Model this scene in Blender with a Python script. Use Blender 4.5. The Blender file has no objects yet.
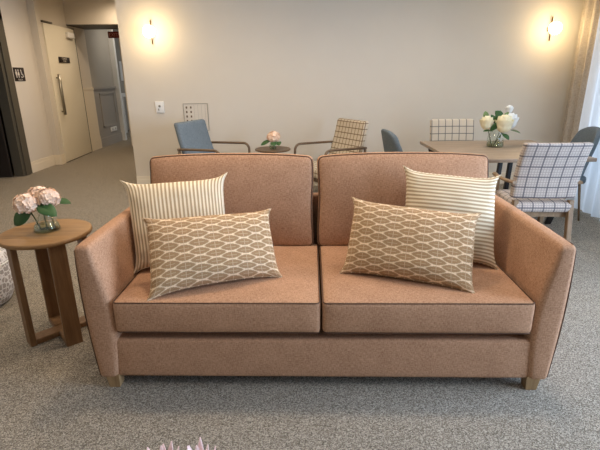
import bpy, bmesh, math, random
from math import sin, cos, pi, radians as R, sqrt
from mathutils import Vector as V, Matrix, noise
random.seed(7)
C = bpy.context.scene.collection
D = bpy.data

# ------------------------------------------------------------ materials
def lin(c):
    return tuple((x/255/12.92 if x/255 <= .04045 else ((x/255+.055)/1.055)**2.4) for x in c) + (1,)

class NT:
    def __init__(s, name):
        s.m = D.materials.new(name); s.m.use_nodes = True
        s.t = s.m.node_tree; s.n = s.t.nodes; s.l = s.t.links
        s.b = s.n['Principled BSDF']; s.out = s.n['Material Output']
    def node(s, typ, **kw):
        n = s.n.new(typ)
        for k, v in kw.items(): setattr(n, k, v)
        return n
    def link(s, a, b): s.l.new(a, b)
    def val(s, sock, v):
        if hasattr(v, 'is_linked') or hasattr(v, 'links'): s.l.new(v, sock)
        else: sock.default_value = v
    def math(s, op, a, b=0.0, c=0.0):
        n = s.node('ShaderNodeMath', operation=op)
        for i, v in enumerate((a, b, c)): s.val(n.inputs[i], v)
        return n.outputs[0]
    def mix(s, f, a, b):
        n = s.node('ShaderNodeMix', data_type='RGBA')
        s.val(n.inputs[0], f); s.val(n.inputs[6], a); s.val(n.inputs[7], b)
        return n.outputs[2]
    def coord(s, kind='UV', scale=(1, 1, 1), rot=(0, 0, 0)):
        t = s.node('ShaderNodeTexCoord'); mp = s.node('ShaderNodeMapping')
        mp.inputs['Scale'].default_value = scale; mp.inputs['Rotation'].default_value = rot
        s.link(t.outputs[kind], mp.inputs[0]); return mp.outputs[0]
    def noise(s, vec, scale, detail=2, rough=.5):
        n = s.node('ShaderNodeTexNoise'); n.inputs['Scale'].default_value = scale
        n.inputs['Detail'].default_value = detail; n.inputs['Roughness'].default_value = rough
        s.link(vec, n.inputs['Vector']); return n.outputs[0]
    def ramp(s, f, stops):
        r = s.node('ShaderNodeValToRGB'); e = r.color_ramp.elements
        while len(e) < len(stops): e.new(.5)
        for i, (p, c) in enumerate(stops): e[i].position = p; e[i].color = c
        s.link(f, r.inputs[0]); return r.outputs[0]
    def bump(s, h, strength=.3, dist=.002):
        b = s.node('ShaderNodeBump'); b.inputs['Strength'].default_value = strength
        b.inputs['Distance'].default_value = dist; s.link(h, b.inputs['Height'])
        s.link(b.outputs[0], s.b.inputs['Normal'])
    def done(s, col=None, rough=.8, spec=.3, metal=0):
        if col is not None: s.val(s.b.inputs['Base Color'], col)
        s.b.inputs['Roughness'].default_value = rough
        s.b.inputs['Specular IOR Level'].default_value = spec
        s.b.inputs['Metallic'].default_value = metal
        return s.m

def plain(name, c, rough=.6, spec=.3, metal=0, var=.06, scale=30):
    t = NT(name); v = t.coord('Object'); n = t.noise(v, scale, 3)
    a = lin(c); d = tuple(x*(1-var) for x in a[:3])+(1,); e = tuple(min(1, x*(1+var)) for x in a[:3])+(1,)
    return t.done(t.mix(n, d, e), rough, spec, metal)

def weave(name, c1, c2, c3=None, f=170, contrast=.25, bump=.35, rough=.9, sheen=.0):
    t = NT(name); uv = t.coord('UV')
    a = t.noise(t.coord('UV', (1, .22, 1)), f, 3, .6); b = t.noise(t.coord('UV', (.22, 1, 1)), f, 3, .6)
    m = t.math('ADD', t.math('MULTIPLY', a, .5), t.math('MULTIPLY', b, .5))
    big = t.noise(uv, 9, 3)
    mm = t.math('ADD', m, t.math('MULTIPLY', t.math('SUBTRACT', big, .5), .16))
    col = t.ramp(mm, [(.5-contrast/2, lin(c1)), (.5+contrast/2, lin(c2))])
    t.bump(m, bump, .003); return t.done(col, rough, .2)

def wood(name, c1, c2, scale=1, axis=0, rough=.45):
    t = NT(name)
    sc = [14, 14, 14]; sc[axis] = 1.1
    v = t.coord('Object', tuple(sc)); n = t.noise(v, 3*scale, 6, .6)
    v2 = t.coord('Object', tuple(x*4 for x in sc)); n2 = t.noise(v2, 4*scale, 3)
    f = t.math('ADD', t.math('MULTIPLY', n, .75), t.math('MULTIPLY', n2, .25))
    t.bump(n2, .12, .001)
    return t.done(t.ramp(f, [(.35, lin(c1)), (.65, lin(c2))]), rough, .35)

def plaid(name, base, line, fine, pitch, w, nf=0, rough=.9):
    t = NT(name); v = t.coord('UV'); s = t.node('ShaderNodeSeparateXYZ'); t.link(v, s.inputs[0])
    def lines(sock, p, ww):
        x = t.math('PINGPONG', sock, p/2)
        return t.math('LESS_THAN', x, ww/2)
    n = t.noise(t.coord('UV'), 220, 2)
    col = t.mix(n, lin([c*.93 for c in base]), lin([min(255, c*1.04) for c in base]))
    if nf:
        f = t.math('MAXIMUM', lines(s.outputs[0], pitch/nf, w*.48), lines(s.outputs[1], pitch/nf, w*.48))
        col = t.mix(t.math('MULTIPLY', f, .6), col, lin(fine))
    for i in (0, 1):
        f = lines(s.outputs[i], pitch, w); col = t.mix(t.math('MULTIPLY', f, .8), col, lin(line))
    t.bump(n, .25, .002); return t.done(col, rough, .2)

def stripes(name, base, line, pitch, axis):
    t = NT(name); v = t.coord('UV'); s = t.node('ShaderNodeSeparateXYZ'); t.link(v, s.inputs[0])
    x = t.math('PINGPONG', s.outputs[axis], pitch/2)
    f = t.ramp(t.math('DIVIDE', x, pitch/2), [(.36, (0, 0, 0, 1)), (.62, (1, 1, 1, 1))])
    n = t.noise(t.coord('UV'), 260, 2)
    f2 = t.math('MULTIPLY', f, t.math('ADD', .55, t.math('MULTIPLY', n, .6)))
    t.bump(f, .3, .002)
    return t.done(t.mix(f2, lin(base), lin(line)), .9, .2)

def lens_pattern(name, base, brown, P, Rr):
    """brown pointed ovals in offset columns with faint cross lines, on cream cloth"""
    t = NT(name); v = t.coord('UV'); s = t.node('ShaderNodeSeparateXYZ'); t.link(v, s.inputs[0])
    def lattice(ox, oy):
        u = t.math('SUBTRACT', t.math('MODULO', t.math('ADD', s.outputs[0], 10*P+ox), 2*P), P)
        w = t.math('SUBTRACT', t.math('MODULO', t.math('ADD', s.outputs[1], 10*Rr+oy), Rr), Rr/2)
        au = t.math('DIVIDE', t.math('ABSOLUTE', u), P*.66); aw = t.math('DIVIDE', t.math('ABSOLUTE', w), Rr*.40)
        # pointed ends, comb-like shoulders
        comb = t.math('MULTIPLY', t.math('ABSOLUTE', t.math('SINE', t.math('MULTIPLY', u, 2*pi/(P*.36)))), .16)
        m = t.math('ADD', t.math('POWER', au, 1.35), t.math('ADD', t.math('MULTIPLY', t.math('POWER', aw, 1.7), .80), t.math('MULTIPLY', comb, aw)))
        ins = t.math('SUBTRACT', 1, t.math('MINIMUM', t.math('MAXIMUM', t.math('MULTIPLY', t.math('SUBTRACT', m, .88), 4), 0), 1))
        cross = t.math('MAXIMUM', t.math('LESS_THAN', t.math('ABSOLUTE', u), .0018),
                       t.math('MULTIPLY', t.math('LESS_THAN', t.math('ABSOLUTE', w), .0014), t.math('LESS_THAN', au, .5)))
        return t.math('MULTIPLY', ins, t.math('SUBTRACT', 1, t.math('MULTIPLY', cross, .45)))
    f = t.math('MAXIMUM', lattice(0, 0), lattice(P, Rr/2))
    n = t.noise(t.coord('UV'), 240, 2)
    f = t.math('MULTIPLY', f, t.math('ADD', .72, t.math('MULTIPLY', n, .4)))
    t.bump(n, .3, .002)
    return t.done(t.mix(f, lin(base), lin(brown)), .9, .2)

def carpet_mat():
    t = NT('carpet_loop'); v = t.coord('Object')
    vo = t.node('ShaderNodeTexVoronoi'); vo.inputs['Scale'].default_value = 240; t.link(v, vo.inputs['Vector'])
    sp = t.node('ShaderNodeSeparateColor'); t.link(vo.outputs['Color'], sp.inputs[0])
    n = t.noise(v, 120, 3, .7)
    f = t.math('ADD', t.math('MULTIPLY', sp.outputs[0], .55), t.math('MULTIPLY', n, .5))
    col = t.ramp(f, [(.2, lin((84, 77, 67))), (.5, lin((135, 126, 113))), (.8, lin((182, 173, 158)))])
    t.bump(t.math('SUBTRACT', 1, vo.outputs['Distance']), .6, .006)
    return t.done(col, .95, .1)

def glass(name, tint=(1, 1, 1, 1), op=.12):
    t = NT(name); t.n.remove(t.b)
    tr = t.node('ShaderNodeBsdfTransparent'); tr.inputs[0].default_value = tint
    gl = t.node('ShaderNodeBsdfGlossy'); gl.inputs['Roughness'].default_value = .03
    lw = t.node('ShaderNodeLayerWeight'); lw.inputs[0].default_value = .35
    mx = t.node('ShaderNodeMixShader')
    t.link(t.math('ADD', op*.3, t.math('MULTIPLY', lw.outputs['Facing'], .28)), mx.inputs[0])
    t.link(tr.outputs[0], mx.inputs[1]); t.link(gl.outputs[0], mx.inputs[2]); t.link(mx.outputs[0], t.out.inputs[0])
    return t.m

def sheer_mat():
    t = NT('sheer_voile'); t.n.remove(t.b)
    tr = t.node('ShaderNodeBsdfTransparent'); tl = t.node('ShaderNodeBsdfTranslucent'); df = t.node('ShaderNodeBsdfDiffuse')
    tl.inputs[0].default_value = (.72, .77, .84, 1); df.inputs[0].default_value = (.85, .87, .9, 1)
    n = t.noise(t.coord('Object', (1, 60, 1.5)), 12, 2)
    m1 = t.node('ShaderNodeMixShader'); m1.inputs[0].default_value = .4
    t.link(tl.outputs[0], m1.inputs[1]); t.link(df.outputs[0], m1.inputs[2])
    m2 = t.node('ShaderNodeMixShader'); t.link(t.math('ADD', .05, t.math('MULTIPLY', n, .14)), m2.inputs[0])
    t.link(m1.outputs[0], m2.inputs[1]); t.link(tr.outputs[0], m2.inputs[2]); t.link(m2.outputs[0], t.out.inputs[0])
    return t.m

def emit(name, c, s):
    t = NT(name); t.b.inputs['Emission Color'].default_value = lin(c); t.b.inputs['Emission Strength'].default_value = s
    return t.done(lin(c), .4)

M = dict(
    wall=plain('wall_paint', (214, 205, 191), .85, .15, var=.02, scale=4),
    wall_grey=plain('wall_paint_grey', (170, 164, 154), .85, .15, var=.02, scale=4),
    trim=plain('cream_gloss_trim', (230, 218, 196), .45, .3, var=.02),
    trim_grey=plain('grey_panelling', (160, 154, 146), .5, .3, var=.02),
    white=plain('white_paint', (232, 230, 226), .5, .3, var=.02),
    ceil=plain('ceiling_paint', (232, 228, 220), .9, .1, var=.01),
    carpet=carpet_mat(),
    salmon=weave('salmon_weave', (144, 104, 77), (202, 159, 126), f=250, contrast=.34, bump=.15),
    piping=plain('brown_piping', (92, 68, 52), .7, .2),
    oak=wood('oak_leg', (142, 112, 76), (172, 140, 100), axis=2),
    oak_top=wood('oak_tabletop', (134, 99, 62), (166, 129, 86), axis=0),
    oak_dark=wood('oak_table_leg', (110, 78, 48), (138, 104, 70), axis=2),
    ash=wood('grey_oak_tabletop', (132, 114, 96), (164, 144, 122), axis=0, rough=.4),
    walnut=wood('dark_oak_frame', (88, 70, 52), (116, 94, 72), axis=1),
    ashleg=wood('chair_oak', (120, 97, 72), (148, 122, 93), axis=2),
    black=plain('black_metal', (34, 34, 36), .4, .4),
    doorwhite=plain('door_cream_paint', (236, 228, 208), .5, .3, var=.01),
    darkframe=plain('dark_bronze_paint', (84, 78, 66), .5, .3, var=.05),
    darkdoor=plain('dark_brown_door', (42, 36, 31), .5, .3),
    darkroom=plain('dim_room_shade', (60, 54, 46), .9, .1),  # walls coloured dark in place of the side room's shade
    steel=plain('brushed_steel', (150, 145, 132), .3, .5, metal=.8),
    brass=plain('brass', (176, 140, 84), .3, .5, metal=.9),
    globe=emit('opal_globe', (255, 236, 196), 9),
    bluefab=weave('blue_grey_weave', (98, 108, 114), (124, 134, 140), f=150, contrast=.35),
    greyfab=weave('slate_weave', (86, 94, 98), (112, 120, 124), f=150, contrast=.35),
    plaid_near=plaid('grey_blue_plaid', (196, 183, 172), (96, 92, 96), (138, 130, 126), .088, .0125, 4),
    plaid_far=plaid('grey_window_plaid', (206, 194, 176), (98, 98, 100), (170, 166, 160), .088, .011, 0),
    plaid_tan=plaid('brown_window_plaid', (200, 186, 164), (104, 82, 58), (150, 130, 100), .068, .011, 0),
    stripe_v=stripes('ticking_stripe', (230, 213, 184), (160, 134, 100), .0215, 0),
    stripe_h=stripes('ticking_stripe_crosswise', (230, 215, 188), (164, 138, 104), .0225, 1),
    lens=lens_pattern('oval_print', (230, 204, 170), (156, 122, 86), .077, .0465),
    signblack=plain('sign_black', (44, 36, 30), .4, .3),
    signwhite=plain('sign_lettering', (214, 206, 196), .5, .3),
    exitred=plain('exit_sign_red', (120, 44, 36), .4, .3),
    exitletter=plain('exit_sign_lettering', (196, 138, 120), .5, .3),
    petal_pink=plain('hydrangea_petal', (250, 216, 190), .8, .2, var=.12, scale=60),
    petal_cream=plain('peony_petal_cream', (246, 236, 200), .8, .2, var=.05, scale=60),
    petal_white=plain('peony_petal_white', (244, 244, 240), .8, .2, var=.03, scale=60),
    protea=plain('protea_bract', (244, 216, 214), .7, .2, var=.06, scale=40),
    leaf=plain('leaf_green', (58, 92, 48), .5, .35, var=.2, scale=30),
    leaf_light=plain('leaf_light_green', (112, 132, 78), .5, .35, var=.15, scale=30),
    stem=plain('stem_green', (70, 84, 48), .6, .3),
    glass=glass('clear_glass', (.96, .98, .96, 1)),
    water=glass('vase_water', (.80, .88, .78, 1), .2),
    pane=glass('window_glass', (1, 1, 1, 1), .05),
    sheer=sheer_mat(),
    drape=weave('cream_drape', (164, 153, 140), (190, 179, 164), f=120),
    pouf=None,
)
def pouf_mat():
    t = NT('leaf_net_print'); v = t.coord('UV', (22, 27, 1))
    vo = t.node('ShaderNodeTexVoronoi', feature='DISTANCE_TO_EDGE'); vo.inputs['Scale'].default_value = 1
    vo.inputs['Randomness'].default_value = .55; t.link(v, vo.inputs['Vector'])
    f = t.math('LESS_THAN', vo.outputs['Distance'], .10)
    return t.done(t.mix(f, lin((172, 166, 164)), lin((232, 230, 232))), .8, .2)
M['pouf'] = pouf_mat()

# ------------------------------------------------------------ mesh helpers
class B:
    """collects shapes, then links them as ONE mesh object"""
    def __init__(s): s.bm = bmesh.new(); s.uv = s.bm.loops.layers.uv.new('UVMap')
    def face(s, vs, uvs=None, smooth=True):
        try: f = s.bm.faces.new(vs)
        except ValueError: return None
        f.smooth = smooth
        if uvs:
            for l, u in zip(f.loops, uvs): l[s.uv].uv = u
        return f
    def boxuv(s, faces, co=None):
        for f in faces:
            if f is None: continue
            f.normal_update(); n = f.normal; a = max(range(3), key=lambda i: abs(n[i]))
            for l in f.loops:
                p = co[l.vert] if co else l.vert.co
                l[s.uv].uv = ((p[1], p[2]), (p[0], p[2]), (p[0], p[1]))[a]
    def box(s, x0, x1, y0, y1, z0, z1, r=.0):
        """plain box, or a box with every edge rounded by r"""
        if r > 0:
            return s.rbox(((x0+x1)/2, (y0+y1)/2, (z0+z1)/2), (x1-x0, y1-y0, z1-z0), r, n=2)
        v = [s.bm.verts.new((x, y, z)) for x in (x0, x1) for y in (y0, y1) for z in (z0, z1)]
        q = [(0, 1, 3, 2), (4, 6, 7, 5), (0, 4, 5, 1), (2, 3, 7, 6), (0, 2, 6, 4), (1, 5, 7, 3)]
        fs = [s.face([v[i] for i in f], smooth=False) for f in q]; s.boxuv(fs); return s
    def rbox(s, c, size, r, n=3, div=(1, 1, 1), deform=None):
        """rounded box on a grid; deform(p_local) -> p_local"""
        h = [x/2 for x in size]; r = min(r, *[x*.999 for x in h])
        def ticks(hh, d):
            e = [-hh + r*(1-cos(i*pi/2/n)) for i in range(n+1)]
            mid = [-hh+r + (2*(hh-r))*i/d for i in range(1, d)]
            return e + mid + [-x for x in reversed(e)]
        T = [ticks(h[i], div[i]) for i in range(3)]; cache = {}; co = {}
        def vert(p):
            k = tuple(round(x, 6) for x in p)
            if k in cache: return cache[k]
            q = V([max(-h[i]+r, min(h[i]-r, p[i])) for i in range(3)]); d = V(p)-q
            p2 = q + (d.normalized()*r if d.length > 1e-9 else d)
            p3 = V(deform(p2)) if deform else p2
            v = s.bm.verts.new(p3+V(c)); cache[k] = v; co[v] = p2+V(c); return v
        fs = []
        for a in range(3):
            b_, c_ = (a+1) % 3, (a+2) % 3
            for sg in (-1, 1):
                for i in range(len(T[b_])-1):
                    for j in range(len(T[c_])-1):
                        vs = []
                        for (di, dj) in ((0, 0), (1, 0), (1, 1), (0, 1)):
                            p = [0, 0, 0]; p[a] = sg*h[a]; p[b_] = T[b_][i+di]; p[c_] = T[c_][j+dj]; vs.append(vert(p))
                        if sg < 0: vs.reverse()
                        if len(set(vs)) == 4:
                            f = s.face(vs)
                            if f:
                                ax = a
                                for l in f.loops:
                                    p = co[l.vert]; l[s.uv].uv = ((p[1], p[2]), (p[0], p[2]), (p[0], p[1]))[ax]
                                fs.append(f)
        return s
    def tube(s, pts, r, n=8, closed=False, side=None, r2=None, rf=None, square=False):
        """sweep a round / elliptical / rectangular section along pts (rf: radius factor along 0..1)"""
        pts = [V(p) for p in pts]; N = len(pts); rings = []; r2 = r2 or r
        prev = None; L = 0
        for i, p in enumerate(pts):
            if closed: t = (pts[(i+1) % N]-pts[i-1])
            else: t = pts[min(i+1, N-1)]-pts[max(i-1, 0)]
            t.normalize()
            if i: L += (p-pts[i-1]).length
            if side is not None: a = V(side); a = (a - t*a.dot(t)).normalized()
            elif prev is None:
                a = V((0, 0, 1)) if abs(t.z) < .9 else V((1, 0, 0)); a = (a - t*a.dot(t)).normalized()
            else: a = (prev - t*prev.dot(t)).normalized()
            prev = a; b = t.cross(a); k = rf(i/(N-1)) if rf else 1
            if square:
                ch = .25*min(r, r2)
                cs = [(r-ch, r2), (-r+ch, r2), (-r, r2-ch), (-r, -r2+ch), (-r+ch, -r2), (r-ch, -r2), (r, -r2+ch), (r, r2-ch)]
            else: cs = [(r*cos(j*2*pi/n), r2*sin(j*2*pi/n)) for j in range(n)]
            rings.append(([s.bm.verts.new(p + a*x*k + b*y*k) for x, y in cs], L))
        m = len(rings[0][0])
        for i in range(N if closed else N-1):
            (A, la), (B_, lb) = rings[i], rings[(i+1) % N]
            for j in range(m):
                k = (j+1) % m
                s.face([A[j], A[k], B_[k], B_[j]], [(j*r*.8, la), ((j+1)*r*.8, la), ((j+1)*r*.8, lb), (j*r*.8, lb)], smooth=not square)
        if not closed:
            s.face(list(reversed(rings[0][0])), smooth=False); s.face(rings[-1][0], smooth=False)
        return s
    def lathe(s, prof, c=(0, 0, 0), n=32, cap=True, smooth=True):
        rings = [[s.bm.verts.new((c[0]+r*cos(j*2*pi/n), c[1]+r*sin(j*2*pi/n), c[2]+z)) for j in range(n)] for r, z in prof]
        for i in range(len(rings)-1):
            for j in range(n):
                k = (j+1) % n; u = prof[i][0]*2*pi/n
                s.face([rings[i][j], rings[i][k], rings[i+1][k], rings[i+1][j]],
                       [(j*.05, prof[i][1]), ((j+1)*.05, prof[i][1]), ((j+1)*.05, prof[i+1][1]), (j*.05, prof[i+1][1])], smooth)
        if cap:
            s.face(list(reversed(rings[0])), smooth=False); s.face(rings[-1], smooth=False)
        return s
    def sphere(s, c, r, n=16, m=10, sc=(1, 1, 1)):
        c = V(c); top = s.bm.verts.new(c+V((0, 0, r*sc[2]))); bot = s.bm.verts.new(c-V((0, 0, r*sc[2])))
        rg = [[s.bm.verts.new(c+V((r*sc[0]*sin(i*pi/m)*cos(j*2*pi/n), r*sc[1]*sin(i*pi/m)*sin(j*2*pi/n), r*sc[2]*cos(i*pi/m)))) for j in range(n)] for i in range(1, m)]
        for j in range(n):
            k = (j+1) % n; s.face([top, rg[0][j], rg[0][k]]); s.face([bot, rg[-1][k], rg[-1][j]])
            for i in range(m-2): s.face([rg[i][j], rg[i+1][j], rg[i+1][k], rg[i][k]])
        return s
    def petal(s, base, out, up, L, W, cup=.3, n=4, tipw=.0, droop=0, th=0):
        """a curved petal or leaf: grid 3 x n from base along out, bending to up"""
        out = V(out).normalized(); up = V(up); up = (up-out*up.dot(out)).normalized(); side = out.cross(up)
        rows = []
        for i in range(n+1):
            t = i/n; w = W*(sin(pi*min(1, t*.93+.05))**.8) if i < n else W*tipw
            p = V(base)+out*L*t+up*(cup*L*t*t)-V((0, 0, 1))*droop*L*t*t
            rows.append([s.bm.verts.new(p+side*w*k*.5+up*(.16*w*abs(k))) for k in (-1, 0, 1)])
        for i in range(n):
            for k in (0, 1): s.face([rows[i][k], rows[i][k+1], rows[i+1][k+1], rows[i+1][k]])
        return s
    def build(s, name, mat, parent=None, loc=None, solid=0, sub=0):
        me = D.meshes.new(name); s.bm.normal_update()
        if not solid: bmesh.ops.recalc_face_normals(s.bm, faces=s.bm.faces)
        s.bm.to_mesh(me); s.bm.free(); me.materials.append(mat)
        o = D.objects.new(name, me); C.objects.link(o)
        if parent: o.parent = parent
        if loc: o.location = loc
        if solid:
            m = o.modifiers.new('thickness', 'SOLIDIFY'); m.thickness = solid; m.offset = 0
        if sub:
            m = o.modifiers.new('smooth', 'SUBSURF'); m.levels = sub; m.render_levels = sub
        return o

def empty(name, label, cat, loc=(0, 0, 0), rz=0, group=None):
    o = D.objects.new(name, None); C.objects.link(o); o.location = loc; o.rotation_euler = (0, 0, rz); o.empty_display_size = .1
    return tag(o, label, cat, group)
def tag(o, label, cat, group=None):
    o['label'] = label; o['category'] = cat
    if group: o['group'] = group
    return o
def struct(o): o['kind'] = 'structure'; return o
def dup(root, **kw):
    r = root.copy(); C.objects.link(r)
    for ch in list(root.children):
        c = ch.copy(); C.objects.link(c); c.parent = r
        for g in ch.children:
            d = g.copy(); C.objects.link(d); d.parent = c
    for k, v in kw.items():
        if k in ('label', 'group', 'category'): r[k] = v
        else: setattr(r, k, v)
    return r
def arc(cx, cz, r, a0, a1, n=6, y=None, plane='xz'):
    return [(cx+r*cos(R(a0+(a1-a0)*i/n)), cz+r*sin(R(a0+(a1-a0)*i/n))) for i in range(n+1)]

# ------------------------------------------------------------ room
XR, YB = 3.72, 6.4
struct(B().box(-9, 5, -3.2, 16, -.1, 0).build('floor', M['carpet']))
struct(B().box(-9, 5, -3.2, 16, 3.0, 3.1).build('ceiling', M['ceil']))
struct(B().box(-2.34, XR+.25, YB, YB+.15, 0, 3.0).build('wall_back', M['wall']))
struct(B().box(-9, 5, -3.3, -3.2, 0, 3.0).build('wall_front', M['wall']))
# hall side partition behind the back wall
b = B(); b.box(-2.34, -2.19, YB+.15, 10.6, 0, 3.0); b.box(-3.9, -2.19, 10.6, 10.75, 0, 3.0)
b.build('wall_hall', M['wall']); struct(D.objects['wall_hall'])
# right wall with two window openings
w = B()
for y0, y1, z0, z1 in ((-3.2, .1, 0, 3), (.1, 2.5, 0, .12), (.1, 2.5, 2.5, 3), (2.5, 2.8, 0, 3), (2.8, 5.3, 0, .12), (2.8, 5.3, 2.5, 3), (5.3, YB, 0, 3)):
    w.box(XR, XR+.2, y0, y1, z0, z1)
struct(w.build('wall_right', M['wall']))
for i, (y0, y1) in enumerate(((.1, 2.5), (2.8, 5.3)), 1):
    f = B(); ym = (y0+y1)/2
    for a, c_, d, e in ((y0, y1, .12, .17), (y0, y1, 2.45, 2.5), (y0, y0+.05, .17, 2.45), (y1-.05, y1, .17, 2.45), (ym-.03, ym+.03, .17, 2.45)):
        f.box(XR+.06, XR+.12, a, c_, d, e)
    wo = struct(f.build('window_%d' % i, M['white']))
    B().box(XR+.085, XR+.095, y0+.05, y1-.05, .17, 2.45).build('glass_pane', M['pane'], wo)
# left wall, dark doorway, pilaster, hall
XL = -4.5
l = B()
l.box(XL-.12, XL, -3.2, 5.9, 0, 3); l.box(XL-.12, XL, 5.9, 7.3, 2.42, 3); l.box(XL-.12, XL, 7.3, 10.33, 0, 3)
l.box(XL, XL+.12, 8.28, 8.42, 0, 3)
struct(l.build('wall_left', M['wall']))
g = B(); g.box(XL-.12, XL-.01, 10.33, 11.6, 1.3, 3); struct(g.build('wall_corridor', M['wall_grey']))
g = B(); g.box(XL-.12, XL, 10.33, 11.6, 0, 1.27); g.box(XL-.12, XL+.025, 10.33, 11.6, 1.27, 1.32)
for y0, y1 in ((10.62, 11.45), ):
    for a, c_, d, e in ((y0, y0+.035, .42, 1.18), (y1-.035, y1, .42, 1.18), (y0, y1, .42, .455), (y0, y1, 1.15, 1.18)): g.box(XL, XL+.015, a, c_, d, e)
struct(g.build('wall_wainscot', M['trim_grey']))
g = B(); g.box(XL, XL+.02, 9.82, 10.33, 1.27, 1.31); g.box(XL, XL+.012, 9.82, 10.33, 0.25, 1.27); struct(g.build('trim_1', M['trim']))
# baseboards with stepped profile
def skirting(name, segs, mat, h=.18):
    k = B()
    for (x0, x1, y0, y1) in segs:
        k.box(x0, x1, y0, y1, 0, h*.72); dx = .006
        if x1-x0 < y1-y0: k.box(x0, x1-dx, y0, y1, h*.72, h)
        else: k.box(x0, x1, y0+dx, y1, h*.72, h)
    return struct(k.build(name, mat))
skirting('baseboard_left', [(XL, XL+.018, -3.2, 5.7), (XL, XL+.018, 7.5, 8.28), (XL, XL+.138, 8.262, 8.28), (XL+.12, XL+.138, 8.28, 8.42)], M['trim'])
skirting('baseboard_hall', [(XL, XL+.022, 9.82, 10.34)], M['trim'], .27)
skirting('baseboard_corridor', [(XL, XL+.022, 10.34, 11.6)], M['trim_grey'], .2)
skirting('baseboard_back', [(-2.34, XR, YB-.018, YB)], M['trim'], .16)
skirting('baseboard_partition', [(-2.19, -2.18, YB+.15, 10.6)], M['trim'], .16)
# lintel over the hall opening
struct(B().box(XL, -2.34, 9.56, 10.4, 2.5, 3.0).build('wall_lintel', M['wall']))
struct(B().box(XL, -2.34, 9.565, 10.39, 2.485, 2.5).build('lintel_shade', M['darkframe']))  # dark strip stands in for the shade on the lintel's underside
# far room
struct(B().box(-7, -2, 14.0, 14.1, 0, 3).build('wall_far', M['wall_grey']))
j = B(); j.box(XL-.12, XL+.095, 11.6, 11.7, 0, 2.62); struct(j.build('trim_3', M['white']))
# dark doorway
f = B()
for y0, y1, t in ((7.24, 7.5, .02), (7.30, 7.40, .045), (5.65, 5.9, .02)): f.box(XL-.0, XL+t, y0, y1, 0, 2.45)
f.box(XL, XL+.02, 5.65, 7.5, 2.36, 2.6); f.box(XL-.12, XL, 7.24, 7.3, 0, 2.42); f.box(XL-.12, XL, 5.9, 5.94, 0, 2.42)
struct(f.build('trim_4', M['darkframe']))
r = B(); r.box(-7.2, -7.1, 5, 8.4, 0, 3); r.box(-7.1, XL-.12, 8.3, 8.4, 0, 3); r.box(-7.1, XL-.12, 5.0, 5.1, 0, 3)
struct(r.build('wall_side_room', M['darkroom']))
dd = struct(B().box(-5.5, XL-.125, 7.16, 7.2, .01, 2.34, .004).build('door_2', M['darkdoor']))
B().box(-5.4, XL-.16, 7.148, 7.16, .82, .98).build('mid_rail', M['darkframe'], dd)
B().sphere((-4.64, 7.12, 1.24), .03).tube([(-4.64, 7.16, 1.24), (-4.64, 7.12, 1.24)], .012).build('door_knob', M['steel'], dd)
# white door standing slightly ajar
dr = D.objects.new('door_1', None); C.objects.link(dr); dr.location = (-4.45, 9.68, 0); struct(dr)
dr.rotation_euler = (0, 0, R(-90+3.2))   # local +x runs along the leaf towards the camera
# local frame: leaf from x=0 (hinge, far end) to 1.31 (near end); +y faces the room
B().box(0, 1.25, -.022, .022, .015, 2.42, .004).build('door_leaf', M['doorwhite'], dr)
B().box(-.035, -.004, -.03, .018, .0, 2.44).build('hinge_gap_shade', M['darkframe'], dr)  # dark strip painted in for the shaded gap along the door edge
h = B(); h.tube([(1.10, .075, .87), (1.10, .075, 1.58)], .026, 10)
for z in (.93, 1.52): h.tube([(1.10, .022, z), (1.10, .075, z)], .012, 8)
h.build('pull_handle', M['steel'], dr)
c = B(); c.box(.14, .42, .022, .085, 2.24, 2.34, .01); c.build('door_closer', M['white'], dr)
B().box(.93, 1.28, .0, .04, 2.425, 2.455, .004).build('closer_arm', M['darkframe'], dr)

# ------------------------------------------------------------ signs, switches
def txt(body, size, mat, parent, loc, rot, name='lettering', ext=.0006):
    cu = D.curves.new(name, 'FONT'); cu.body = body; cu.size = size; cu.extrude = ext; cu.align_x = 'CENTER'; cu.align_y = 'CENTER'
    cu.materials.append(mat); t = D.objects.new(name, cu)
    C.objects.link(t); dg = bpy.context.evaluated_depsgraph_get(); me = D.meshes.new_from_object(t.evaluated_get(dg))
    D.objects.remove(t); o = D.objects.new(name, me); C.objects.link(o)
    o.parent = parent; o.location = loc; o.rotation_euler = rot; return o
# toilet sign on left wall: local x = along wall (+Y), y up = Z, z out = +X
def wall_empty(name, label, cat, loc, rot): 
    e = empty(name, label, cat, loc); e.rotation_euler = rot; return e
WL = (R(90), 0, R(90))      # local x->+Y, y->+Z, z->+X
ws = wall_empty('restroom_sign', 'small black restroom sign with white figures beside the dark doorway', 'sign', (XL+.004, 7.69, 1.575), WL)
B().box(-.145, .145, -.105, .105, -.003, .004, .002).build('plate', M['signblack'], ws)
def figure(x, skirt, k=1.0):
    q = B(); q.sphere((x, .062, .005), .014, 10, 8, (1, 1, .3))
    if skirt: pts = [(-.010, .044), (.010, .044), (.030, -.012), (.010, -.012), (.010, -.05), (-.010, -.05), (-.010, -.012), (-.030, -.012)]
    else: pts = [(-.022, .044), (.022, .044), (.022, -.002), (.013, -.002), (.011, -.05), (.002, -.05), (0, 0), (-.002, -.05), (-.011, -.05), (-.013, -.002), (-.022, -.002)]
    vs = [q.bm.verts.new((x+a, b_, .0055)) for a, b_ in pts]; q.face(vs, smooth=False)
    return q.build('figure', M['signwhite'], ws, solid=.001)
figure(-.085, False); figure(-.025, True)
q = B(); q.tube([(.055+.03*cos(a*.35), -.018+.03*sin(a*.35), .006) for a in range(10, 23)], .005, 6)
q.tube([(.05, .045, .006), (.055, 0, .006), (.085, -.002, .006), (.098, -.04, .006)], .007, 6); q.sphere((.05, .062, .006), .013, 10, 8, (1, 1, .3))
q.build('wheelchair_figure', M['signwhite'], ws)
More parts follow.
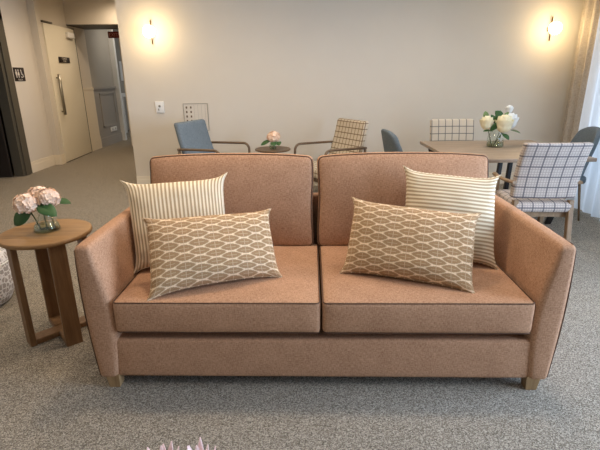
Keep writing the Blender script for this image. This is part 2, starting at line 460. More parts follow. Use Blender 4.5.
txt('TOILETS', .035, M['signwhite'], ws, (0, -.083, .005), (0, 0, 0))
ds = empty('door_plaque', 'small dark name plaque with two pale text lines on the white door', 'sign', (0, 0, 0))
ds.matrix_world = Matrix.Translation((-4.385, 9.03, 1.835)) @ Matrix.Rotation(R(4.2), 4, 'Z') @ Matrix.Rotation(R(90), 4, 'Z') @ Matrix.Rotation(R(90), 4, 'X')
B().box(-.24, .24, -.05, .05, -.002, .006, .002).build('plate', M['signblack'], ds)
txt('CLEANER', .05, M['signwhite'], ds, (0, .02, .0065), (0, 0, 0)); txt('STORE', .045, M['signwhite'], ds, (0, -.024, .0065), (0, 0, 0))
ex = empty('exit_sign', 'small dark red sign hanging under the hall lintel', 'sign', (-3.99, 10.58, 2.33))
B().box(-.12, .16, 0, .04, 0, .13, .004).build('housing', M['exitred'], ex)
txt('EXIT', .10, M['exitletter'], ex, (-.0, -.002, .06), (R(90), 0, 0))
B().tube([(.0, .02, .13), (.0, .02, .17)], .008).build('bracket', M['darkframe'], ex)
so = empty('wall_socket', 'white double power socket low on grey panelled corridor wall', 'socket', (XL+.016, 11.15, .34)); so.rotation_euler = WL
B().box(-.17, .17, -.05, .05, -.016, .008, .003).build('face_plate', M['white'], so)
for x in (-.09, .09): B().box(x-.02, x+.02, -.025, .02, .008, .011).build('outlet', M['trim_grey'], so)
sw = empty('light_switch', 'white rectangular switch plate with dark button on the back wall', 'light switch', (-1.903, YB-.006, 1.12)); sw.rotation_euler = (R(90), 0, 0)
B().box(-.058, .058, -.075, .075, -.006, .012, .004).build('face_plate', M['white'], sw)
B().lathe([(.016, .012), (.016, .016), (.012, .018)], (0, .012, 0), 16).build('button', M['steel'], sw)
B().box(-.022, -.008, -.045, -.02, .011, .015).build('indicator', M['steel'], sw)
wp = empty('wall_panel', 'thin outlined wall panel with two columns of dark marks above the blue armchair', 'panel', (-1.415, YB-.004, .98)); wp.rotation_euler = (R(90), 0, 0)
B().box(-.165, .165, -.18, .18, -.004, .002).build('backing', M['wall'], wp)
e = B()
for a in ((-.168, .168, .176, .182), (-.168, .168, -.182, -.176), (-.168, -.163, -.18, .18), (.162, .168, -.18, .18)): e.box(a[0], a[1], a[2], a[3], 0, .006)
e.build('outline', M['steel'], wp)
for cx in (-.125, -.065):
    for cz in (.13, .07, .01, -.05): B().box(cx-.01, cx+.01, cz-.014, cz+.014, .002, .005).build('mark', M['walnut'], wp)
e = B()
for x in (-.02, .03, .08, .13): e.box(x-.0012, x+.0012, -.17, .165, .002, .0035)
e.build('faint_rules', M['trim_grey'], wp)
# corridor end: notice and white table
nt = empty('notice_board', 'small framed notice on the far grey wall beyond the corridor', 'picture', (-5.08, 13.99, 1.7)); nt.rotation_euler = (R(90), 0, 0)
B().box(-.13, .13, -.27, .27, -.0, .02, .004).build('frame', M['white'], nt)
B().box(-.02, .08, -.12, .18, .02, .024).build('print', M['signblack'], nt)
wt = empty('white_console', 'white console table at the far end of the corridor', 'table', (-4.75, 13.5, 0))
B().box(-.28, .5, -.25, .25, 1.0, 1.1, .006).build('tabletop', M['white'], wt)
for x in (-.24, .46):
    for y in (-.21, .21): B().box(x-.03, x+.03, y-.03, y+.03, 0, 1.0, .004).build('leg', M['white'], wt)

# ------------------------------------------------------------ sconces
def sconce(loc, label):
    s = empty('wall_sconce', label, 'wall light', loc, group='globe wall lights on the back wall')
    B().tube([(0, -.03, -.145), (0, -.03, .145)], .008, 10).build('stem_rod', M['brass'], s)
    b = B(); b.tube([(0, 0, 0), (0, -.025, 0)], .035, 20); b.tube([(0, -.02, 0), (0, -.07, 0)], .012, 12); b.build('wall_plate', M['brass'], s)
    B().sphere((0, -.135, 0), .078, 24, 16).build('globe_shade', M['globe'], s)
    L = D.lights.new('sconce_glow', 'POINT'); L.energy = 9; L.color = (1, .72, .36); L.shadow_soft_size = .09
    lo = D.objects.new('sconce_glow', L); C.objects.link(lo); lo.location = (loc[0], loc[1]-.24, loc[2])
    return s
sconce((-1.905, YB, 2.065), 'round glowing globe wall light above the white switch plate')
sconce((3.29, YB, 2.055), 'round glowing globe wall light near the cream drape')

# ------------------------------------------------------------ curtains
def curtain(name, xs, y0, y1, amp, pitch, z0, z1, mat, label, ph=0):
    b = B(); n = int((y1-y0)/pitch*12); rows = []
    for k, z in enumerate([z0, .5, 1, 1.5, 2, 2.5, z1]):
        row = []
        for i in range(n+1):
            y = y0+(y1-y0)*i/n; a = amp*(.75+.35*sin(y*7.3))*(1.05-.15*k/6)
            x = xs + a*sin(2*pi*y/pitch+ph+.5*sin(y*5)+.12*sin(k*1.1+y*3)); row.append(b.bm.verts.new((x, y+.006*sin(k+i), z)))
        rows.append(row)
    for k in range(6):
        for i in range(n): b.face([rows[k][i], rows[k][i+1], rows[k+1][i+1], rows[k+1][i]], [(i*.02, k*.5), (i*.02+.02, k*.5), (i*.02+.02, k*.5+.5), (i*.02, k*.5+.5)])
    o = b.build(name, mat); return tag(o, label, 'curtain')
curtain('sheer_curtain', 3.22, 2.7, 5.22, .04, .17, .012, 2.96, M['sheer'], 'long white sheer curtain hanging in folds before the windows')
o = curtain('cream_drape', 3.63, 5.5, 6.3, .04, .16, .012, 2.96, M['drape'], 'gathered cream drape in the corner beside the sheer curtain', 1)
b = B(); b.box(3.16, 3.28, 0, 5.3, 2.965, 2.998); b.build('curtain_track', M['white']); tag(D.objects['curtain_track'], 'white ceiling track above the sheer curtain', 'curtain track')

# ------------------------------------------------------------ sofa
SO = empty('sofa', 'salmon two-seat fabric sofa with brown piping and tapered oak legs', 'sofa', (.097, 1.895, 0), R(-1.5))
for sg in (-1, 1):
    def dfm(p, sg=sg):
        x, y, z = p; t = (z+.35)/.70; u = x/.11+.5           # u 0 inner .. 1 outer
        xi = 1.022-.030*sin(pi*min(1, t*1.1))+.040*max(0, t)**2; xo = 1.118+.018*sin(pi*t*.9)+.016*t
        X = xi+(xo-xi)*u
        return (sg*X if sg > 0 else -X, y, z-.004*(y/.5)**2)
    def mk(sg):
        def d2(p):
            return dfm(p)
        b = B()
        cx = 0
        def dd_(p):
            q = dfm((p[0] if sg > 0 else -p[0], p[1], p[2])); return (q[0], q[1], q[2])
        b.rbox((0, .52, .419), (.11, 1.03, .715), .028, 5, (2, 10, 10), dd_)
        return b.build('armrest', M['salmon'], SO)
    a = mk(sg)
    def surf(t, outer=True):
        return (1.118+.018*sin(pi*t*.9)+.016*t)
    pts = [(sg*(surf(t)-.004), .016, .077+.70*t) for t in [i/12*.955 for i in range(13)]]
    pts += [(sg*(surf(1)-.014), .03, .772)] + [(sg*(surf(1)-.010), y, .768) for y in (.1, .3, .5, .7, .9, .98)] + [(sg*(surf(1)-.008), 1.025, .75)]
    B().tube(pts, .0034, 6).build('piping', M['piping'], a)
B().rbox((0, .062, .172), (2.06, .09, .22), .02, 3, (14, 1, 3)).build('front_rail', M['salmon'], SO)
B().rbox((0, .50, .16), (2.04, .86, .15), .01, 2, (2, 2, 1)).build('seat_base', M['salmon'], SO)
B().rbox((0, .985, .425), (2.2, .10, .69), .03, 3, (10, 1, 6)).build('back_frame', M['salmon'], SO)
def loop(x0, x1, y0, y1, r, f):
    pts = []
    for cx, cy, a in ((x1-r, y1-r, 0), (x0+r, y1-r, 90), (x0+r, y0+r, 180), (x1-r, y0+r, 270)):
        for i in range(6): pts.append((cx+r*cos(R(a+i*18)), cy+r*sin(R(a+i*18))))
    out = []
    for i in range(len(pts)):
        a_, b_ = V(pts[i]), V(pts[(i+1) % len(pts)]); n = max(1, int((b_-a_).length/.05))
        for k in range(n): q = a_.lerp(b_, k/n); out.append(f(q.x, q.y))
    return out
for sg in (-1, 1):
    x0, x1 = (.004, .998) if sg > 0 else (-.998, -.004); cx = (x0+x1)/2; hx = .497
    def df(p):
        x, y, z = p; u = max(0, 1-(x/hx)**2); w = max(0, 1-(y/.405)**2)
        zz = z + (.018*u*w**.7 if z > 0 else 0)*(z/.0875) + .0035*noise.noise(V((x*5, y*5, sg*3+z)))
        yy = y - .010*u*(1 if y < 0 else 0)*(y/.405)**2*(1-(z/.0875)**2)
        return (x, yy, zz)
    b = B().rbox((cx, .405, .408), (.994, .81, .165), .022, 3, (16, 12, 3), df)
    sc = b.build('seat_cushion', M['salmon'], SO)
    for zz in (.4865, .3295):
        def ft(x, y, zz=zz):
            return (x, y, zz+(.0 if zz > .4 else 0))
        B().tube(loop(x0+.004, x1-.004, .004, .806, .02, ft), .0032, 6, True).build('piping', M['piping'], sc)
for sg in (-1, 1):
    x0, x1 = (-.006, 1.03) if sg > 0 else (-1.045, -.036); hx = (x1-x0)/2; cx = (x0+x1)/2
    H = .575
    b = B()
    tilt = Matrix.Rotation(R(-9), 3, 'X')
    def place(p):
        x, y, z = p
        u = max(0, 1-(x/hx)**2); w = max(0, 1-(z/(H/2))**2)
        bul = .045*(u**.6)*(w**.6)
        yy = y + (-bul if y < 0 else bul*.5)*min(1, abs(y)/.05)
        zz = z + .012*u*(1 if z > 0 else 0)*(abs(z)/(H/2))**3 - .010*(x/hx)**4*(1 if z > 0 else 0)
        xx = x*(1-.014*(1-(2*z/H)**2)*0 - .02*max(0, -z)/(H/2)*0) 
        xx += .004*sin(z*14+sg)
        q = V((xx, yy+.004*noise.noise(V((x*4, z*4, sg*5))), zz)); q.rotate(tilt); return q
    c0 = V((cx, .865, .472+.283))
    b.rbox(c0, (2*hx, .15, H), .03, 3, (16, 2, 12), place)
    bc = b.build('back_cushion', M['salmon'], SO)
    for yy in (-.060, .060):
        P = loop(-hx+.008, hx-.008, -H/2+.008, H/2-.008, .03, lambda x, z: tuple(c0+place((x, yy*1.12, z)) - (V((0, 0, 0)))))
        # keep the piping on the rim, where the bulge is nil
        B().tube(P, .0040, 6, True).build('piping', M['piping'], bc)
for sx in (-1, 1):
    for y in (.044, .955):
        b = B(); x = sx*1.058+(-.01 if sx > 0 else .006)
        t0, t1 = .034, .026
        v = [b.bm.verts.new((x+a*t, y+c_*t, z)) for z, t in ((0, t1), (.078, t0)) for a, c_ in ((-1, -1), (1, -1), (1, 1), (-1, 1))]
        for q in ((3, 2, 1, 0), (4, 5, 6, 7), (0, 1, 5, 4), (1, 2, 6, 5), (2, 3, 7, 6), (3, 0, 4, 7)): b.face([v[i] for i in q], smooth=False)
        b.build('leg', M['oak'], SO)

# ------------------------------------------------------------ cushions on the sofa
def pillow(name, TL, TR, BL, BR, T, mat, label, sag=0.0, seed=0, k=.085):
    TL, TR, BL, BR = map(V, (TL, TR, BL, BR)); W = ((TR-TL).length+(BR-BL).length)/2; Hh = ((TL-BL).length+(TR-BR).length)/2
    base = (BL+BR)/2; nrm = (BR-BL).cross(TL-BL).normalized()   # towards the camera
    if nrm.y > 0: nrm = -nrm
    N = 30; b = B()
    def P(u, v, s):
        # concave edges between pointed corners
        uu = u*(1-k*(1-v**6)*abs(u)**1.5); vv = v*(1-k*1.2*(1-u**6)*abs(v)**1.5)
        p = (BL*(1-uu)*(1-vv)+BR*(1+uu)*(1-vv)+TL*(1-uu)*(1+vv)+TR*(1+uu)*(1+vv))/4
        a = max(0, (1-u*u)*(1-v*v)); th = T/2*(a**.42)
        wr = .010*noise.noise(V((u*2.2+seed, v*2.2, seed)))*a**.3 + .004*noise.noise(V((u*6+seed, v*6, seed)))*a**.2
        edge = max(abs(u), abs(v)); wr += .004*sin((u-v)*20+seed)*max(0, edge-.75)*4*a**.3 + .004*sin(v*16+u*9)*max(0, abs(u)-.7)*3*a**.3
        p = p + nrm*(th*s + wr); 
        if v < 0: p.z += sag*(1-u*u)*(-v)
        return p-base
    for s in (1, -1):
        g = {}
        for i in range(N+1):
            for j_ in range(N+1):
                u = sin((i/N-.5)*pi); v = sin((j_/N-.5)*pi); g[i, j_] = (b.bm.verts.new(P(u, v, s)), (u*W/2, v*Hh/2))
        for i in range(N):
            for j_ in range(N):
                q = [g[i, j_], g[i+1, j_], g[i+1, j_+1], g[i, j_+1]]
                if s < 0: q.reverse()
                b.face([a[0] for a in q], [a[1] for a in q])
    bmesh.ops.remove_doubles(b.bm, verts=b.bm.verts, dist=.0004)
    o = b.build(name, mat, None, tuple(base)); tag(o, label, 'cushion')
    e = []
    for i in range(24): e.append(P(-1+2*i/24, -1, 0))
    for i in range(16): e.append(P(1, -1+2*i/16, 0))
    for i in range(24): e.append(P(1-2*i/24, 1, 0))
    for i in range(16): e.append(P(-1, 1-2*i/16, 0))
    B().tube(e, .0035, 6, True).build('seam_piping', mat, o)
    return o
pillow('striped_cushion', (-1.01, 2.50, .955), (-.422, 2.60, .972), (-.91, 2.25, .485), (-.375, 2.38, .495), .19, M['stripe_v'],
       'square cushion with thin upright tan stripes at the left end of the sofa', seed=1, k=.12)
pillow('striped_cushion', (.602, 2.60, 1.005), (1.125, 2.49, .965), (.56, 2.42, .495), (1.075, 2.25, .485), .19, M['stripe_h'],
       'square cushion with level tan stripes at the right end of the sofa', seed=2, k=.11)
pillow('patterned_cushion', (-.805, 2.20, .825), (-.158, 2.38, .815), (-.735, 1.93, .487), (-.088, 2.17, .492), .17, M['lens'],
       'oblong brown oval print cushion leaning on the upright striped cushion', .02, 3)
pillow('patterned_cushion', (.288, 2.42, .865), (.945, 2.25, .815), (.205, 2.22, .492), (.845, 1.955, .487), .17, M['lens'],
       'oblong brown oval print cushion leaning on the level striped cushion', .01, 4)

# ------------------------------------------------------------ side table (front left)
TZ = .66; tc = V((-1.478, 2.49, 0))
ST = empty('side_table', 'round oak side table with crossed board frames beside the sofa', 'side table', tuple(tc))
B().lathe([(.228, 0), (.244, .006), (.247, .014), (.245, .027), (.240, .03), (.1, .03)], (0, 0, TZ-.03), 56).build('tabletop', M['oak_top'], ST)
def board(pts, w, th, side):
    b = B(); b.tube(pts, w/2, square=True, side=side, r2=th/2); return b
for i, (dx, dy) in enumerate(((-.69, -.72), (.66, -.75))):
    d = V((dx, dy, 0)).normalized(); n = V((-d.y, d.x, 0)); rr = .19
    for s in (1, -1):
        board([d*rr*s+V((0, 0, 0)), d*rr*s+V((0, 0, TZ-.03))], .09, .032, n).build('leg', M['oak_dark'], ST)
    if i == 0: board([d*(rr-.017)+V((0, 0, .0175)), d*(-rr+.017)+V((0, 0, .0175))], .088, .034, n).build('foot_rail', M['oak_dark'], ST)
    else:
        for s in (1, -1): board([d*(rr-.017)*s+V((0, 0, .0175)), d*.046*s+V((0, 0, .0175))], .088, .034, n).build('foot_rail', M['oak_dark'], ST)

# ------------------------------------------------------------ flowers
def hydrangea(name, base, tip, head_r, label, leaves=(), group=None, n=90, squash=.85, seed=1, mat='petal_pink'):
    rnd = random.Random(seed)
    base = V(base); tip = V(tip); r = empty(name, label, 'flower', tuple(base), group=group)
    t = tip-base; mid = t*.5+V((0, 0, .01))
    B().tube([V((0, 0, 0)), t*.25+V((0, 0, .003)), mid, t*.8, t], .004, 6).build('stem', M['stem'], r)
    b = B(); c = t+V((0, 0, head_r*.25))
    b.sphere(c, head_r*.70, 14, 10, (1, 1, squash))
    for k in range(n):
        z = 1-1.75*(k+.5)/n; a = k*2.39996; q = sqrt(max(0, 1-z*z))
        nrm = V((q*cos(a), q*sin(a), z)); p = c+V((nrm.x, nrm.y, nrm.z*squash))*head_r*(.82+.22*rnd.random())
        t1 = nrm.cross(V((0, 0, 1)) if abs(nrm.z) < .9 else V((1, 0, 0))).normalized(); t2 = nrm.cross(t1); ph = rnd.random()*pi
        fs = head_r*.34*(.8+.4*rnd.random())
        for m in range(4):
            o_ = t1*cos(ph+m*pi/2)+t2*sin(ph+m*pi/2)
            b.petal(p, o_, nrm, fs*.8, fs*.85, .25, 3, .45)
    b.build('flower_head', M[mat], r)
    for (p, d, up, L, W) in leaves:
        lf = B(); lf.petal(V(p)-base, d, up, L, W, -.12, 8, .02); lf.tube([V(p)-base, t*.7], .002, 5)
        lf.build('leaf', M['leaf'], r, solid=.0012)
    return r
def vase(name, loc, prof, label, water=None):
    """hollow glass: outer profile up, inner profile down"""
    v = empty(name, label, 'vase', loc); th = .003
    inner = [(max(.001, r-th), z+(th if i == 0 else 0)) for i, (r, z) in enumerate(prof)]
    B().lathe([(.001, 0)]+prof+list(reversed(inner))+[(.001, th)], n=36, cap=False).build('glass_body', M['glass'], v)
    if water:
        pts = [(.001, th+.001)]+[(r-th-.001, z+th+.001) for r, z in prof if z < water]; rl = pts[-1][0]
        B().lathe(pts+[(rl*.985, water), (.001, water)], n=32, cap=False).build('water', M['water'], v)
    return v
vx, vy, vz = -1.478, 2.51, TZ
vase('glass_vase', (vx, vy, vz), [(.068, 0), (.073, .006), (.070, .02), (.050, .065), (.036, .10), (.033, .12), (.036, .13)],
     'squat clear glass flask vase standing on the round oak side table', .035)
hydrangea('pink_hydrangea', (vx-.03, vy-.01, vz+.006), (vx-.062, vy-.05, vz+.158), .064, 'pale pink hydrangea drooping to the left of the flask vase', [((vx-.05, vy-.03, vz+.135), (-1, -.2, -.75), (.2, -.9, .6), .145, .085)], 'hydrangeas in the flask vase', seed=1)
hydrangea('pink_hydrangea', (vx+.0, vy+.0, vz+.006), (vx-.022, vy+.02, vz+.188), .058, 'peach hydrangea standing tallest in the middle of the flask vase', [], 'hydrangeas in the flask vase', seed=2)
hydrangea('pink_hydrangea', (vx+.045, vy-.005, vz+.006), (vx+.038, vy-.0, vz+.178), .060, 'peach hydrangea leaning right in the flask vase above green leaves',
          [((vx+.0, vy-.05, vz+.165), (.9, -.35, -.32), (0, -.55, .9), .135, .08), ((vx+.06, vy+.03, vz+.165), (1, .1, -.1), (0, -.4, 1), .085, .055)], 'hydrangeas in the flask vase', seed=3)

# ------------------------------------------------------------ tub / pouf at the left edge
pf = empty('print_pouf', 'round pouf in grey fabric with a white leaf net print at the left edge', 'pouf', (-2.30, 2.86, 0))
B().lathe([(.20, .0), (.235, .02), (.27, .10), (.283, .2), (.278, .3), (.255, .38), (.20, .42), (.1, .432), (.001, .434)], n=48).build('upholstery', M['pouf'], pf)
B().lathe([(.278, .0), (.283, .004), (.281, .01), (.276, .012)], (0, 0, .30), 48, False).build('seam', M['white'], pf)

# ------------------------------------------------------------ protea in the foreground on a low table below the frame
ct = empty('coffee_table', 'low round oak coffee table below the camera', 'coffee table', (-.33, .70, 0))
B().lathe([(.26, 0), (.27, .01), (.27, .025), (.26, .03)], (0, 0, .33), 40).build('tabletop', M['oak_top'], ct)
for k in range(3):
    a = k*2*pi/3+.5; B().tube([(.2*cos(a), .2*sin(a), 0), (.15*cos(a), .15*sin(a), .33)], .016, 10).build('leg', M['oak_dark'], ct)
px_, py_, pz_ = -.335, .90, .36
vase('bud_vase', (px_, py_, pz_), [(.03, 0), (.04, .01), (.045, .04), (.032, .07), (.026, .09)], 'small glass vase holding the pink protea', .04)
def protea(loc, tipz, rr, hh, label, seed):
    rnd = random.Random(seed); r = empty('protea', label, 'flower', loc, group='pink proteas at the bottom edge')
    B().tube([(0, 0, 0), (0, 0, tipz*.5)], .005, 8).build('stem', M['stem'], r)
    z0 = tipz*.5; B().sphere((0, 0, z0+hh*.30), rr*.5, 14, 10, (1, 1, 1.2)).build('flower_cone', M['petal_white'], r)
    b = B()
    for ring, (n, rad, ln, tlt) in enumerate(((11, .75, 1.0, .18), (9, .55, .98, .10), (7, .9, .78, .36))):
        for k in range(n):
            a = 2*pi*(k+.5*ring)/n+rnd.uniform(-.1, .1); d = V((cos(a), sin(a), 0))
            b.petal(d*rr*rad*.45+V((0, 0, z0)), (d*(tlt+.12)+V((0, 0, 1))), -d, hh*ln*rnd.uniform(.88, 1.04), rr*.42, .05, 7, .10)
    b.build('bracts', M['protea'], r, solid=.0015); return r
protea((px_+.070, py_+.0, pz_+.006), .20, .05, .142, 'pink protea tips at the bottom edge, the taller right bloom', 3)
protea((px_-.025, py_-.01, pz_+.006), .20, .062, .138, 'pink protea tips at the bottom edge, the lower left bloom', 5)

# ------------------------------------------------------------ dining table
dt = empty('dining_table', 'rectangular grey oak dining table with black metal legs', 'dining table', (2.11, 4.815, 0))
TX, TY = .665, .635
b = B(); b.rbox((0, 0, .7325), (2*TX, 2*TY, .035), .006, 2, (1, 1, 1)); b.build('tabletop', M['ash'], dt)
for sx in (-1, 1):
    for sy in (-1, 1):
        q = B()
        q.tube([(sx*(TX-.10), sy*(TY-.12), .715), (sx*(TX-.17), sy*(TY-.34), 0.0)], .03, square=True, side=(1, 0, 0), r2=.014)
        q.build('leg', M['black'], dt)
    B().box(sx*(TX-.16)-.02, sx*(TX-.16)+.02, -TY+.1, TY-.1, .695, .715).build('cross_bar', M['black'], dt)
for x in (-.12, -.02):
    B().tube([(x, -.38, .70), (x-.03, -.38, .0)], .02, square=True, side=(1, 0, 0)).build('centre_post', M['black'], dt)
vx2, vy2 = 2.135, 4.95
vase('glass_vase', (vx2, vy2, .75), [(.080, 0), (.088, .01), (.088, .09), (.080, .13), (.062, .16), (.066, .18)], 'clear glass vase of white peonies on the dining table', .05)
def peony(base, tip, r_, label, mat, leaves=(), seed=1, bud=False):
    rnd = random.Random(seed); base = V(base); tip = V(tip); t = tip-base
    e = empty('peony_bud' if bud else 'peony', label, 'flower', tuple(base), group='peonies in the dining table vase')
    B().tube([(0, 0, 0), t*.3, t*.65+V((0, 0, .004)), t], .0045, 6).build('stem', M['stem'], e)
    b = B(); b.sphere(t, r_*.62, 14, 10)
    for ring, (n, el, L) in enumerate(((9, -.35, 1.0), (9, .05, 1.02), (8, .45, 1.0), (6, .85, .95))):
        for k in range(n):
            a = 2*pi*(k+.5*ring)/n+rnd.uniform(-.15, .15); d = V((cos(a)*cos(el), sin(a)*cos(el), sin(el)))
            tang = V((-sin(el)*cos(a), -sin(el)*sin(a), cos(el)))
            b.petal(t+d*r_*.45-tang*r_*.35, tang+d*.45, d*-1, r_*1.0*L, r_*.85, .30, 5, .45)
    b.build('flower_head', M[mat], e)
    for (p, d, up, L, W) in leaves:
        lf = B(); lf.petal(V(p)-base, d, up, L, W, -.1, 7, .02); lf.build('leaf', M['leaf' if L > .09 else 'leaf_light'], e, solid=.0012)
Z0 = .757
peony((vx2-.035, vy2, Z0), (vx2-.12, vy2-.01, .995), .100, 'cream peony leaning out to the left of the vase', 'petal_cream',
      [((vx2-.09, vy2-.05, .93), (.6, -.3, .75), (0, -1, .2), .13, .06), ((vx2-.13, vy2, 1.05), (-.2, 0, 1), (0, -1, 0), .08, .06), ((vx2-.06, vy2-.05, .92), (-.8, -.2, .1), (0, -.3, 1), .12, .05)], 1)
peony((vx2+.02, vy2-.02, Z0), (vx2+.04, vy2-.07, .985), .125, 'large cream peony at the centre front of the vase', 'petal_cream',
      [((vx2-.02, vy2, 1.01), (.3, 0, 1), (0, -1, 0), .13, .08), ((vx2-.03, vy2-.02, 1.0), (-.5, -.1, .8), (0, -1, .2), .11, .06), ((vx2+.02, vy2-.10, .90), (.3, -.4, -.3), (0, -.4, 1), .10, .07)], 2)
peony((vx2-.01, vy2+.02, Z0), (vx2+.145, vy2+.03, 1.005), .115, 'pure white peony on the right of the vase', 'petal_white',
      [((vx2+.13, vy2-.04, .93), (.9, -.3, -.2), (0, -.3, 1), .11, .05)], 3)
peony((vx2+.0, vy2+.03, Z0), (vx2+.13, vy2+.05, 1.135), .055, 'small white peony bud standing highest at the right of the vase', 'petal_white',
      [((vx2+.07, vy2+.02, 1.05), (.6, 0, .8), (0, -1, 0), .08, .06), ((vx2+.05, vy2+.02, 1.05), (-.6, 0, .6), (0, -1, 0), .11, .08)], 4, True)

# ------------------------------------------------------------ chairs
def dining_chair(name, label, loc, rz, mat, wd, W=.54, top=.97, arms=True, lean=.10, topw=None):
    """faces local +Y; upholstered back and seat in a timber frame"""
    e = empty(name, label, 'chair', loc, rz); topw = topw or W; zb = .515
    B().rbox((0, -.005, .44), (W-.04, .50, .085), .03, 3, (6, 6, 2), lambda p: (p[0], p[1], p[2]+(.012*max(0, 1-(p[0]/.26)**2)*max(0, 1-(p[1]/.25)**2) if p[2] > 0 else 0))).build('seat', M[mat], e)
    Hb = top-zb
    def d(p):
        t = (p[2]+Hb/2)/Hb; k = 1+(topw/W-1)*t
        return (p[0]*k, p[1]-lean*t*t-.02*t+.022*(p[0]/(W/2))**2, p[2])
    B().rbox((0, -.215, zb+Hb/2), (W, .07, Hb), .02, 3, (8, 1, 8), d).build('backrest', M[mat], e)
    x = W/2-.035
    for sx in (-1, 1):
        B().tube([(sx*x, -.22, .50), (sx*x, -.235, .40), (sx*x, -.30, 0)], .021, square=True, side=(1, 0, 0), r2=.024).build('leg', M[wd], e)
        B().tube([(sx*x, .22, .40 if not arms else .60), (sx*x, .225, 0)], .020, square=True, side=(1, 0, 0)).build('leg', M[wd], e)
        B().box(sx*x-.012, sx*x+.012, -.21, .21, .345, .392).build('seat_rail', M[wd], e)
        if arms:
            B().tube([(sx*(x+.035), -.25, .655), (sx*(x+.065), -.12, .65), (sx*(x+.07), .05, .648), (sx*(x+.045), .18, .642), (sx*x, .25, .61)], .022, 10, r2=.014, side=(1, 0, 0)).build('armrest', M[wd], e)
    for y in (-.2, .21): B().box(-x+.02, x-.02, y-.012, y+.012, .352, .395).build('cross_rail', M[wd], e)
    return e
dining_chair('dining_armchair', 'grey plaid dining armchair seen from behind at the near right side of the table', (2.04, 3.86, 0), R(-3), 'plaid_near', 'ashleg', W=.52, top=.99, lean=.11, topw=.515)
dining_chair('dining_chair', 'plaid dining chair facing the camera across the far side of the table', (1.945, 5.60, 0), R(180), 'plaid_far', 'ashleg', W=.55, top=.965, arms=False, lean=.05)
def tub_chair(label, loc, rz, W=.45, top=.95):
    e = empty('tub_chair', label, 'chair', loc, rz, group='slate tub chairs at the table ends')
    B().rbox((0, .02, .44), (W-.04, .46, .09), .035, 3, (5, 5, 2)).build('seat', M['greyfab'], e)
    b = B(); H = top-.42
    def d(p):
        t = (p[2]+H/2)/H; x = p[0]; w = 1-.22*max(0, t-.55)**2/.2
        return (x*w, p[1]-.11*t+.14*(x/(W/2))**2*(1-.55*t), p[2]-.06*(abs(x)/(W/2))**3*t)
    b.rbox((0, -.20, .42+H/2), (W, .06, H), .028, 3, (10, 1, 8), d).build('backrest', M['greyfab'], e)
    for sx in (-1, 1):
        for sy in (-1, 1):
            B().tube([(sx*.18, sy*.17+.02, .40), (sx*.20, sy*.20, 0)], .014, 10, rf=lambda t: 1-.3*t).build('leg', M['ashleg'], e)
    return e
tub_chair('slate grey chair with slim curved back at the left end of the table', (1.24, 5.05, 0), R(-82), top=.945)
tub_chair('slate grey chair with rounded back by the sheer curtain at the right table end', (2.80, 4.82, 0), R(86), top=.97)

def lounge(label, loc, rz, mat, W=.62):
    e = empty('lounge_armchair', label, 'armchair', loc, rz, group='timber framed armchairs against the back wall')
    B().rbox((0, .03, .40), (W-.08, .54, .12), .035, 3, (6, 6, 2)).build('seat', M[mat], e)
    Hb = .56
    def d(p):
        t = (p[2]+Hb/2)/Hb; return (p[0]*(1-.04*t), p[1]-.17*t-.015*sin(pi*t), p[2])
    B().rbox((0, -.225, .42+Hb/2), (W-.055, .075, Hb), .03, 3, (6, 1, 8), d).build('backrest', M[mat], e)
    for sx in (-1, 1):
        x = sx*(W/2+.008)
        p = [(x, -.345, .668), (x, -.30, .672), (x, -.1, .678), (x, .16, .684)] + [(x, .18+.075*sin(R(a)), .609+.075*cos(R(a))) for a in range(0, 91, 15)] + [(x, .262, .45), (x, .285, .0)]
        B().tube(p, .020, 10, side=(1, 0, 0), r2=.015).build('armrest', M['walnut'], e)
        B().tube([(x, -.33, .665), (x, -.33, .35), (x, -.36, 0)], .020, 8, side=(1, 0, 0), r2=.016).build('leg', M['walnut'], e)
        B().box(x-.013, x+.013, -.27, .25, .29, .335).build('side_rail', M['walnut'], e)
    for y in (-.28, .25): B().box(-W/2+.02, W/2-.02, y-.014, y+.014, .29, .335).build('cross_rail', M['walnut'], e)
    return e
lounge('blue grey armchair with dark timber arms left of the small round table', (-1.02, 5.68, 0), R(-24-90), 'bluefab', W=.66)
lounge('tan plaid armchair with timber arms right of the small round table', (.34, 5.60, 0), R(211-90), 'plaid_tan', W=.66)
rt = empty('lamp_table', 'small round dark oak table between the two armchairs', 'side table', (-.34, 5.85, 0))
B().lathe([(.21, 0), (.228, .008), (.23, .02), (.225, .027)], (0, 0, .593), 44).build('tabletop', M['walnut'], rt)
B().lathe([(.02, 0), (.02, .575)], (0, 0, .02), 16).build('post', M['walnut'], rt)
B().lathe([(.16, 0), (.16, .012), (.03, .03)], (0, 0, 0), 32).build('base', M['walnut'], rt)
vase('small_vase', (-.335, 5.80, .62), [(.04, 0), (.046, .006), (.05, .03), (.044, .06), (.034, .085), (.036, .095)], 'small glass vase on the dark round table', .05)
hydrangea('pink_hydrangea', (-.335, 5.80, .628), (-.325, 5.79, .755), .078, 'pink hydrangea in the small vase between the two armchairs',
          [((-.37, 5.77, .73), (-1, -.1, -.4), (0, -.8, .8), .13, .06), ((-.32, 5.72, .72), (.2, -.9, -.5), (0, -.8, .8), .07, .09), ((-.27, 5.73, .72), (.3, -.9, -.5), (0, -.8, .8), .07, .08)], seed=5)

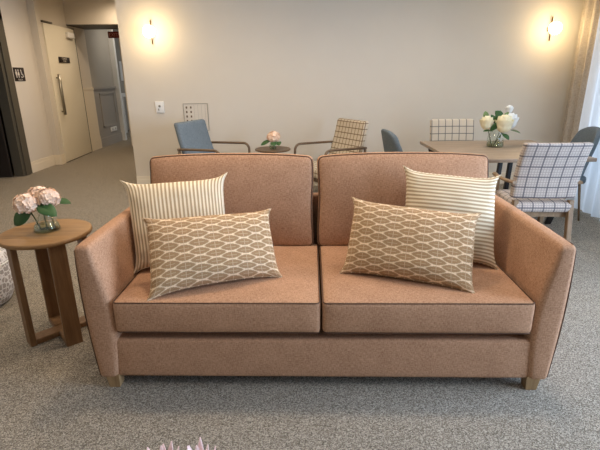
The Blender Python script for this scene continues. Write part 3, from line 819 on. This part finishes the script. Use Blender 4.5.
# ------------------------------------------------------------ lights
def area(loc, rot, sx, sy, e, col):
    L = D.lights.new('daylight', 'AREA'); L.shape = 'RECTANGLE'; L.size = sx; L.size_y = sy; L.energy = e; L.color = col
    o = D.objects.new('daylight', L); C.objects.link(o); o.location = loc; o.rotation_euler = rot; return o
def down(x, y, e, col=(1, .80, .58), ang=168, blend=1.0, r=.07):
    L = D.lights.new('downlight', 'SPOT'); L.energy = e; L.color = col; L.spot_size = R(ang); L.spot_blend = blend; L.shadow_soft_size = r
    o = D.objects.new('downlight', L); C.objects.link(o); o.location = (x, y, 2.96); return o
area((XR+.35, 1.3, 1.4), (0, R(90), 0), 2.4, 2.5, 300, (.54, .72, 1))
area((XR+.35, 4.05, 1.4), (0, R(90), 0), 2.4, 2.6, 42, (.62, .80, 1))
WARM = (1, .80, .60)
down(-.45, 2.75, 100, r=.2); down(1.15, 2.75, 52, r=.2); down(-2.2, 2.7, 50, r=.2); down(-.6, .5, 15, r=.2); down(.9, .4, 15, r=.2); down(-2.4, .6, 26, r=.2)
down(-.8, 4.7, 88, (1, .83, .64)); down(1.5, 4.7, 88, (1, .92, .84)); down(-3.2, 4.7, 60); down(-3.2, 7.4, 95); down(-3.4, 9.1, 42)
down(-3.8, 11.3, 32, (1, .9, .76)); down(-4.2, 13.0, 12, (1, .9, .76))
w = D.worlds.new('sky'); bpy.context.scene.world = w; w.use_nodes = True
w.node_tree.nodes['Background'].inputs[0].default_value = (.85, .92, 1, 1); w.node_tree.nodes['Background'].inputs[1].default_value = .7

# ------------------------------------------------------------ camera
cam = D.cameras.new('camera'); co = D.objects.new('camera', cam); C.objects.link(co)
cam.sensor_width = 36; cam.lens = 36*452/600; cam.clip_start = .02
P_ = R(18.2); RO = R(-.6)
fwd = V((0, cos(P_), -sin(P_))); r0 = V((1, 0, 0)); u0 = r0.cross(fwd)
rt_ = r0*cos(RO)+u0*sin(RO); up_ = -r0*sin(RO)+u0*cos(RO)
m = Matrix((rt_, up_, -fwd)).transposed().to_4x4(); m.translation = V((0, 0, 1.5)); co.matrix_world = m
sc = bpy.context.scene; sc.camera = co
sc.view_settings.view_transform = 'Standard'; sc.view_settings.look = 'None'; sc.view_settings.gamma = 1; sc.view_settings.exposure = .36
